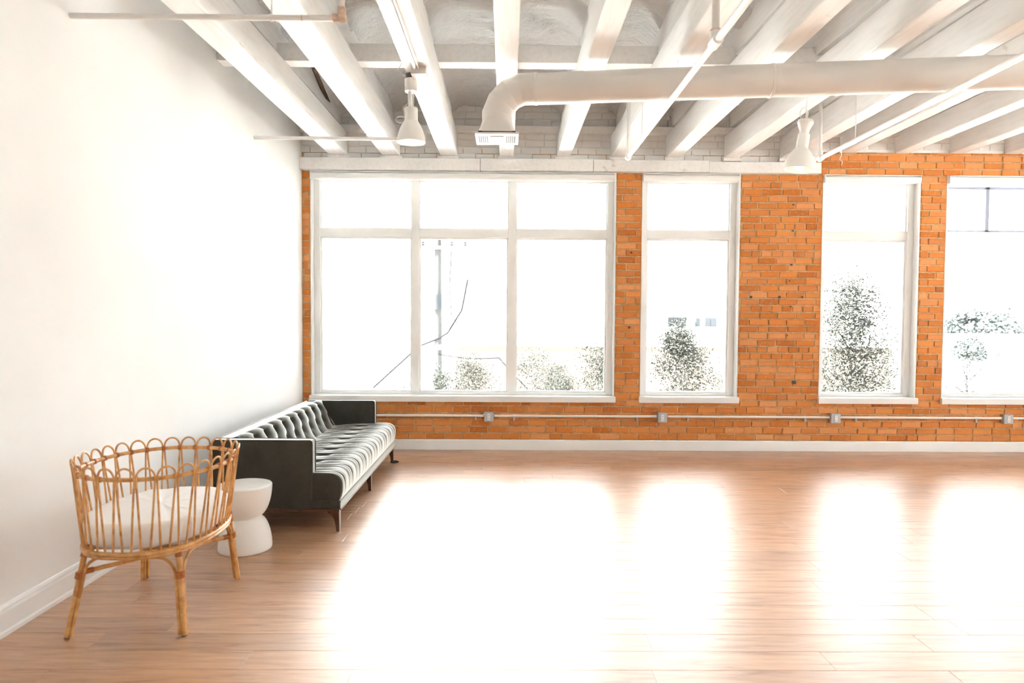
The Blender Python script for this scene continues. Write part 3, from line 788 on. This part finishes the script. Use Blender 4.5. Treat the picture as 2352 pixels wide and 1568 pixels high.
    # --- legs
    def leg(x, y, sx):
        zt = .136; mb = MB(); vs = []
        for z, wx, wy in ((0, .019, .019), (.05, .022, .021), (.09, .027, .024), (.115, .036, .027), (zt, .05, .030)):
            vs += [(x - sx*(2*wx - .034), y - wy, z), (x + sx*.017, y - wy, z), (x + sx*.017, y + wy, z), (x - sx*(2*wx - .034), y + wy, z)]
        # the outer face is flush and the bracket spreads inwards under the rail
        o = (0, 1, 2, 3)
        fs = [(4*k + i, 4*k + (i+1) % 4, 4*k + 4 + (i+1) % 4, 4*k + 4 + i) for k in range(4) for i in range(4)] + [(3, 2, 1, 0), (16, 17, 18, 19)]
        if sx < 0: fs = [f[::-1] for f in fs]
        mb.add(vs, fs); mb.build('leg', M['walnut'], t, bevel=.003)
    for y in (Y0 + .034, (Y0 + Y1)/2 - .01, Y1 - .034):
        leg(X1 - .026, y, 1); leg(X0 + .035, y, -1)
sofa()
MB().lathe([(.0, .002), (.030, .002), (.033, .010), (.040, .010), (.044, .004), (.043, .0), (.0, .0)], (-1.098, 6.690, 0.0), 28).solo('furniture_cup', M['dark'], (-1.098, 6.690, 0),
    'small round dark cup under the far front leg of the sofa', 'furniture cup', smooth=True)

# ------------------------------------------------------------------ hourglass table
c = (-1.605, 4.175, 0); t = thing('side_table', c, 'white hourglass side table between the rattan crib and the sofa', 'table')
prof = []
Hh = .402
def hr(z):
    u = z/Hh; w_ = .080
    if u < .51: q = (.51 - u)/.51; return w_ + .079*math.sqrt(1 - (1 - q)**2) - .006*max(0, .03 - u)/.03
    q = (u - .51)/.49; return w_ + .080*math.sqrt(1 - (1 - q)**2)
zs = [0, .004] + [.01 + (Hh - .02)*i/40 for i in range(41)] + [Hh - .005]
prof = [(.0001, 0), (hr(0) - .006, 0)] + [(hr(z), max(z, .004)) for z in zs[1:]] + [(hr(Hh) - .004, Hh), (.0001, Hh)]
MB().lathe(prof[1:-1], c, 56).build('body', M['table'], t, smooth=True, ang=50)
MB().lathe([(hr(Hh) - .006, Hh - .004), (hr(Hh) - .010, Hh + .0015), (.0001, Hh + .0015)], c, 56).build('top', M['table'], t, smooth=True)

# ------------------------------------------------------------------ rattan crib
def crib():
    cx, cy_ = -1.687, 3.322
    t = thing('rattan_crib', (cx, cy_, 0), 'oval honey-coloured rattan crib with looped rim and white mattress on splayed legs', 'crib')
    RA = M['rattan']; ZR, ZM = .392, .722
    def curve(a, b_, n, N_=720):
        pts = []
        for i in range(N_):
            th = 2*PI*i/N_; c_, s_ = math.cos(th), math.sin(th)
            pts.append((a*math.copysign(abs(c_)**(2/n), c_), b_*math.copysign(abs(s_)**(2/n), s_)))
        L = [0]
        for i in range(N_): p, q = pts[i], pts[(i+1) % N_]; L.append(L[-1] + math.hypot(q[0]-p[0], q[1]-p[1]))
        def at(u):
            u = (u % 1)*L[-1]; lo, hi = 0, N_
            while hi - lo > 1:
                m_ = (lo + hi)//2
                if L[m_] <= u: lo = m_
                else: hi = m_
            f = (u - L[lo])/(L[lo+1] - L[lo]); p, q = pts[lo], pts[(lo+1) % N_]
            return p[0] + (q[0]-p[0])*f, p[1] + (q[1]-p[1])*f
        return at
    ring = curve(.282, .372, 2.35); rim = curve(.333, .385, 2.2)
    def pos(u, z):
        k = (z - ZR)/(ZM - ZR); a, b_ = ring(u), rim(u); k2 = k if k < 0 else k**.9 if k < 1 else k
        return Vector((cx + a[0] + (b_[0]-a[0])*k2, cy_ + a[1] + (b_[1]-a[1])*k2, z))
    NP = 96
    MB().tube([pos(i/NP, ZR) for i in range(NP)], .0115, 12, closed=True).build('bottom_hoop', RA, t, smooth=True)
    MB().tube([pos(i/NP, ZR + .004) + (Vector((cx, cy_, 0)) - pos(i/NP, 0)).normalized()*0 - Vector((0, 0, .019)) for i in range(NP)], .008, 10, closed=True).build('bottom_hoop', RA, t, smooth=True)
    def rimp(u, z, off):
        p = pos(u, z); q = Vector((cx, cy_, z)); d = (q - p).normalized(); return p + d*off
    MB().tube([rimp(i/NP, ZM, .012) for i in range(NP)], .0098, 12, closed=True).build('rim_hoop', RA, t, smooth=True)
    NL = 28
    for i in range(NL):
        u = (i + .5)/NL; du = 1/NL; pts = []
        def leg_pts(sg):
            out = []
            for q in range(9):
                k = q/8; z = ZR + .006 + (ZM - .006 - ZR)*k
                out.append(rimp(u + sg*du*(.235 + (.455 - .235)*k), z, -.001))
            return out
        L_, R_ = leg_pts(-1), leg_pts(1)
        arch = []
        for q in range(1, 14):
            a = PI*q/14; uu = u - du*.455*math.cos(a); arch.append(rimp(uu, ZM + .052*math.sin(a)**.85, -.001 - .003*math.sin(a)))
        lo = MB().tube(L_ + arch + R_[::-1], .0048, 8).build('loop', RA, t, smooth=True)
        ub = u + du/2                    # cane binding where two loops meet the rim
        c0 = rimp(ub, ZM, .012); tg = (rimp(ub + .004, ZM, .012) - rimp(ub - .004, ZM, .012)).normalized()
        MB().tube([c0 - tg*.009, c0 - tg*.006, c0 + tg*.006, c0 + tg*.009], [.0115, .0135, .0135, .0115], 12).build('binding', M['wrap'], lo, smooth=True)
    # legs: a thick pole with thinner canes alongside
    feet = {'fl': Vector((-1.948, 3.002, 0)), 'fr': Vector((-1.440, 3.028, 0)), 'br': Vector((-1.464, 3.700, 0)), 'bl': Vector((-1.968, 3.690, 0))}
    tops = {'fl': Vector((-1.893, 3.060, .385)), 'fr': Vector((-1.478, 3.062, .385)), 'br': Vector((-1.462, 3.585, .385)), 'bl': Vector((-1.905, 3.585, .385))}
    def onleg(k, z): f, q = feet[k], tops[k]; return f + (q - f)*(z/.385)
    for k in feet:
        f, q = onleg(k, .004), onleg(k, .40); lg = MB().tube([f, q], [.0135, .0125], 14).build('leg', RA, t, smooth=True)
        z0 = onleg(k, .268); dr = (q - f).normalized()
        MB().tube([z0 - dr*.016, z0 - dr*.013, z0 + dr*.013, z0 + dr*.016], [.016, .021, .021, .016], 16).build('binding', M['wrap'], lg, smooth=True)
        z1 = onleg(k, .375); MB().tube([z1 - dr*.026, z1 + dr*.026], .0165, 16).build('binding', M['wrap'], lg, smooth=True)
        p0 = onleg(k, .004); MB().tube([p0 - dr*.004, p0 + dr*.006], .0125, 12).build('foot_pad', M['dark'], lg)
    # arches bent between neighbouring legs, their ends running down beside the poles
    order = ['fl', 'fr', 'br', 'bl']
    for i in range(4):
        a, b_ = order[i], order[(i+1) % 4]; dirn = (tops[b_] - tops[a]); dirn.z = 0; Lh = dirn.length; dirn.normalize()
        out = Vector((dirn.y, -dirn.x, 0))*.004
        pts = []
        for z in (.006, .10, .20, .26): pts.append(onleg(a, z) + dirn*.019 + out)
        Rr = .085; zt = .350
        A0 = onleg(a, zt - Rr) + dirn*.019; B0 = onleg(b_, zt - Rr) - dirn*.019
        for q in range(1, 9):
            an = PI*.5*q/8; pts.append(A0 + dirn*Rr*(1 - math.cos(an)) + Vector((0, 0, Rr*math.sin(an))) + out)
        mid = (A0 + B0)/2; mid.z = zt - .002; bow = Vector((dirn.y, -dirn.x, 0))*.03
        pts.append(mid + out + bow*.5)
        for q in range(8, 0, -1):
            an = PI*.5*q/8; pts.append(B0 - dirn*Rr*(1 - math.cos(an)) + Vector((0, 0, Rr*math.sin(an))) + out)
        for z in (.26, .20, .10, .006): pts.append(onleg(b_, z) - dirn*.019 + out)
        MB().tube(pts, .0068, 10).build('arch', RA, t, smooth=True)
    for a, b_ in (('fl', 'br'), ):
        p, q = onleg(a, .280), onleg(b_, .262); st = MB().tube([p, q], .0105, 12).build('stretcher', RA, t, smooth=True)
        d = (q - p).normalized()
        for e, s in ((p, 1), (q, -1)): MB().tube([e + d*s*.018, e + d*s*.05], .013, 12).build('binding', M['wrap'], st, smooth=True)
    # slatted base and mattress
    for i in range(5):
        y = cy_ - .26 + .13*i; hw = .282*(1 - abs((y - cy_)/.372)**2.35)**(1/2.35)
        MB().box(cx - hw, cx + hw, y - .02, y + .02, ZR - .006, ZR + .004).build('base_slat', RA, t)
    vs = []; seg = 72; profm = [(.60, .405), (.93, .405), (.985, .418), (1.0, .44), (1.0, .485), (.985, .503), (.95, .513)] + [(.95 - .085*q, .513 + .0008*q) for q in range(1, 11)]
    for s, z in profm:
        for q in range(seg):
            p = pos(q/seg, z if z > ZR else ZR); g = .965*s
            dz = .004*noise.noise(Vector((p.x*9, p.y*9, z*3))) + .0035*math.sin(p.y*55 + p.x*8)*(min(1, s*1.2) if z > .5 else 0)
            vs.append((cx + (p.x - cx)*g, cy_ + (p.y - cy_)*g, z + dz))
    fs = [(i*seg+q, i*seg+(q+1) % seg, (i+1)*seg+(q+1) % seg, (i+1)*seg+q) for i in range(len(profm)-1) for q in range(seg)]
    fs += [tuple(range(seg))[::-1], tuple(range((len(profm)-1)*seg, len(profm)*seg))]
    mb = MB(); mb.add(vs, fs); mb.build('mattress', M['linen'], t, smooth=True, ang=70, label='white fitted mattress')
crib()

# ------------------------------------------------------------------ outdoors: street level lies a storey below
GZ = -3.6
MB().box(-60, 100, -60, 180, GZ - .3, GZ).build('ground', M['asphalt'], kind='structure')
def louvre(t, xc, zc, w_, h_, y, n=11):
    fr = MB().box(xc - w_/2, xc + w_/2, y - .03, y, zc - h_/2, zc + h_/2).build('vent', M['stucco'], t)
    for i in range(n):
        z = zc - h_/2 + h_*(i + .5)/n
        MB().box(xc - w_/2 + .02, xc + w_/2 - .02, y - .05, y - .03, z - .012, z + .012).build('louvre_slat', M['louvre'], fr)
t = thing('building', (-9, 28, GZ), 'tall white stucco building filling the wide window', 'building')
MB().box(-24, 4.35, 28, 42, GZ, 9.5).build('wall', M['stucco'], t)
louvre(t, 1.02, 2.42, .78, .66, 28); louvre(t, -7.1, -.98, .82, .46, 28, 8)
t = thing('building', (5, 21.5, GZ), 'low peach brick building behind the bushes', 'building')
MB().box(-1.6, 12.2, 21.5, 26, GZ, .52).build('wall', M['far_brick'], t)
MB().box(-1.65, 12.25, 21.45, 26.05, .52, .60).build('coping', M['stucco'], t)
t = thing('building', (11, 40, GZ), 'distant white house with dark windows seen through the left narrow window', 'building')
MB().box(7.5, 22, 40, 50, GZ, 2.6).build('wall', M['stucco'], t)
MB().box(7.3, 22.2, 39.8, 50.2, 2.6, 2.8).build('roof_edge', M['stucco'], t)
for x, w_ in ((9.62, .35), (10.15, .75), (11.95, .7), (11.2, .3), (17.2, .6), (21.0, .7)):
    f = MB().box(x - w_/2, x + w_/2, 39.94, 40.0, .92, 1.48).build('window', M['farglass'], t)
    MB().box(x - w_/2 + .05, x - .03, 39.92, 39.94, .97, 1.40).build('pane', M['steel'], f)
    MB().box(x + .03, x + w_/2 - .05, 39.92, 39.94, .97, 1.40).build('pane', M['steel'], f)
t = thing('building', (46, 70, GZ), 'distant long low white warehouse seen through the rightmost window', 'building')
MB().box(40, 66, 70, 90, GZ, -.6).build('wall', M['stucco'], t); MB().box(39.8, 66.2, 69.8, 90.2, -.6, -.4).build('roof_edge', M['louvre'], t)

def tree(x, y, ztop, rx, zlow, label, cone=0, n=2600, leaf=.05, mat='leaf', name='tree', group=None, seed=1):
    rnd = random.Random(seed); t = thing(name, (x, y, GZ), label, 'tree' if name == 'tree' else 'bush', group)
    stems = MB().tube([(x, y, GZ), (x + .05, y, zlow), (x, y, zlow + (ztop - zlow)*.75)], [.07, .045, .012], 8)
    tips = []
    for k in range(16):
        z = zlow + (ztop - zlow)*rnd.uniform(.05, .8); a = rnd.uniform(0, 2*PI); u = (z - zlow)/(ztop - zlow)
        R_ = rx*((1 - u)**.8*cone + (1 - cone)*math.sqrt(max(.05, 1 - (2*u - .9)**2*.8)))
        e = Vector((x + R_*.9*math.cos(a), y + R_*.9*math.sin(a), z + .15*rx)); s0 = Vector((x, y, z - .25*rx))
        stems.tube([s0, (s0 + e)/2 + Vector((0, 0, .06)), e], [.02, .012, .005], 5); tips.append((e, R_))
    stems.build('trunk', M['bark'], t)
    mb = MB(); cl = []
    for k in range(46):
        z = zlow + (ztop - zlow)*rnd.random()**.9; u = (z - zlow)/(ztop - zlow); a = rnd.uniform(0, 2*PI)
        R_ = rx*((1 - u)**.75*cone + (1 - cone)*math.sqrt(max(.04, 1 - (2*u - .85)**2*.85)))*math.sqrt(rnd.random())
        cl.append(Vector((x + R_*math.cos(a), y + R_*math.sin(a), z)))
    for k in range(int(n*2.2)):
        c_ = rnd.choice(cl); s = rx*.16 + .06
        p = c_ + Vector((rnd.gauss(0, s), rnd.gauss(0, s), rnd.gauss(0, s*.8)))
        d = Vector((rnd.gauss(0, 1), rnd.gauss(0, 1), rnd.gauss(0, 1) - .3)).normalized(); e = d.orthogonal().normalized(); l = leaf*rnd.uniform(.6, 1.3)
        mb.add([p, p + d*l*.5 + e*l*.28, p + d*l, p + d*l*.5 - e*l*.28], [(0, 1, 2, 3)])
    mb.build('foliage', M[mat], t, kind='stuff')
G1, G2 = 'trees outside', 'bushes outside'
tree(-.78, 13.8, .50, .52, -1.0, 'low bush in the middle pane of the wide window', 0, 3000, .04, name='bush', group=G2, seed=3)
tree(.62, 15.2, .60, .55, -1.0, 'low bush at the left of the right-hand pane of the wide window', 0, 3000, .04, name='bush', group=G2, seed=4)
tree(1.22, 16.6, .32, .42, -1.0, 'low bush between the two taller plants in the right-hand pane of the wide window', 0, 2600, .045, name='bush', group=G2, seed=14)
tree(-1.55, 16.4, .10, .36, -1.0, 'low bush just right of the utility pole', 0, 1500, .045, name='bush', group=G2, seed=15)
tree(1.72, 12.9, 1.12, .50, -1.0, 'slender tree at the right edge of the wide window', .6, 3000, .04, seed=5, group=G1)
tree(-2.35, 15.6, .12, .40, -1.0, 'thin bush at the foot of the utility pole', 0, 800, .04, name='bush', group=G2, seed=8)
tree(2.86, 11.2, 1.25, .52, -1.0, 'leafy tree at the left of the narrow window beside the broad pier', .35, 5200, .046, seed=6, group=G1)
tree(4.06, 13.0, .25, .36, -1.2, 'small bush low in the narrow window beside the broad pier', 0, 1200, .04, name='bush', group=G2, seed=9)
tree(5.66, 11.2, 1.98, .98, -.7, 'tall conical leafy tree in the window right of the broad pier', .8, 9000, .052, seed=7, group=G1)
tree(9.1, 13.4, 1.15, .62, -1.2, 'pale tree at the left of the rightmost window', .5, 2400, .045, 'leaf2', seed=10, group=G1)
tree(10.75, 14.2, -.05, .55, -1.5, 'small pale bush low in the rightmost window', 0, 1200, .045, 'leaf2', name='bush', group=G2, seed=12)
for k, (x, y, zt, rx, sd, lb) in enumerate(((76, 110, 1.7, 7.5, 21, 'far hazy tree on the horizon at the left of the rightmost window'), (93, 112, 1.2, 6, 22, 'far hazy tree on the horizon at the right edge of the picture'),
                            (41, 60, -.2, 1.2, 23, 'distant round tree in front of the white warehouse'))):
    tree(x, y, zt, rx, -2.0, lb, 0, 2600, .8 if k < 2 else .25, 'leaf2', seed=sd, group='far trees')
# utility pole with boxes and lines
px_, py_ = -1.80, 18.0
t = thing('utility_pole', (px_, py_, GZ), 'weathered wooden utility pole outside the middle pane of the wide window', 'pole')
MB().tube([(px_, py_, GZ), (px_ - .02, py_, 3.55)], [.13, .095], 12).build('post', M['polewood'], t, smooth=True)
MB().tube([(px_ - .03, py_ - .16, 1.62), (px_ - .03, py_ - .16, 2.0)], .13, 14).build('transformer', M['steel'], t, smooth=True)
MB().box(px_ - .45, px_ + .75, py_ - .14, py_ - .04, 3.18, 3.28).build('crossarm', M['polewood'], t)
for dx in (-.4, .35, .7): MB().lathe([(.03, 0), (.05, .03), (.03, .06), (.05, .09), (.02, .14)], (px_ + dx, py_ - .09, 3.28), 10).build('insulator', M['steel'], t, smooth=True)
MB().box(px_ + .02, px_ + .14, py_ - .2, py_ - .1, .56, .70).build('meter_box', M['dark'], t)
def catenary(a, b_, sag, n=14):
    a, b_ = Vector(a), Vector(b_); return [a + (b_ - a)*(i/n) - Vector((0, 0, sag*4*(i/n)*(1 - i/n))) for i in range(n + 1)]
LN = [([(px_ + .78, py_ - .2, 2.4), (px_ + .62, py_ - .1, 1.6), (px_ + .25, py_ - .1, 1.0), (px_, py_ - .1, .85), (px_ - .5, py_ - .1, .65), (px_ - 1.7, py_ - .1, -.45)], .026, 'black cable bundle sweeping down past the utility pole', 'cable'),
      ([(px_ + .35, py_ - .1, 3.2), (px_ + .30, py_ - .1, 2.2), (px_ + .35, py_ - .1, 1.45), (px_ + .6, py_ - .1, 1.15)], .016, 'thin cable hanging from the crossarm of the utility pole', 'cable'),
      (catenary((px_, py_ - .1, .45), (px_ + 1.6, py_ - .1, .36), .06) + catenary((px_ + 1.6, py_ - .1, .36), (px_ + 2.5, py_ - .1, -.6), .02), .016, 'service line running right from the utility pole', 'cable'),
      (catenary((-9, 17.5, -.35), (14, 17.5, -.20), .25), .012, 'low overhead wire crossing behind the wide and narrow windows', 'wire'),
      (catenary((-3, 19.5, .25), (16, 19.5, .3), .2), .010, 'upper overhead wire crossing behind the narrow windows', 'wire')]
for p, r, lb, ct in LN:
    if ct == 'cable': MB().tube(p, r, 6).build('cable', M['cable'], t, smooth=True)
    else: MB().tube(p, r, 6).solo('overhead_wire', M['stucco'], p[0], lb, ct)
q = thing('street_post', (24.6, 34, GZ), 'thin grey street post far behind the rightmost window', 'post')
MB().tube([(24.6, 34, GZ), (24.6, 34, .9)], .06, 8).build('post', M['louvre'], q); MB().box(24.5, 24.75, 33.95, 34.05, -.6, -.2).build('post_sign', M['steel'], q)
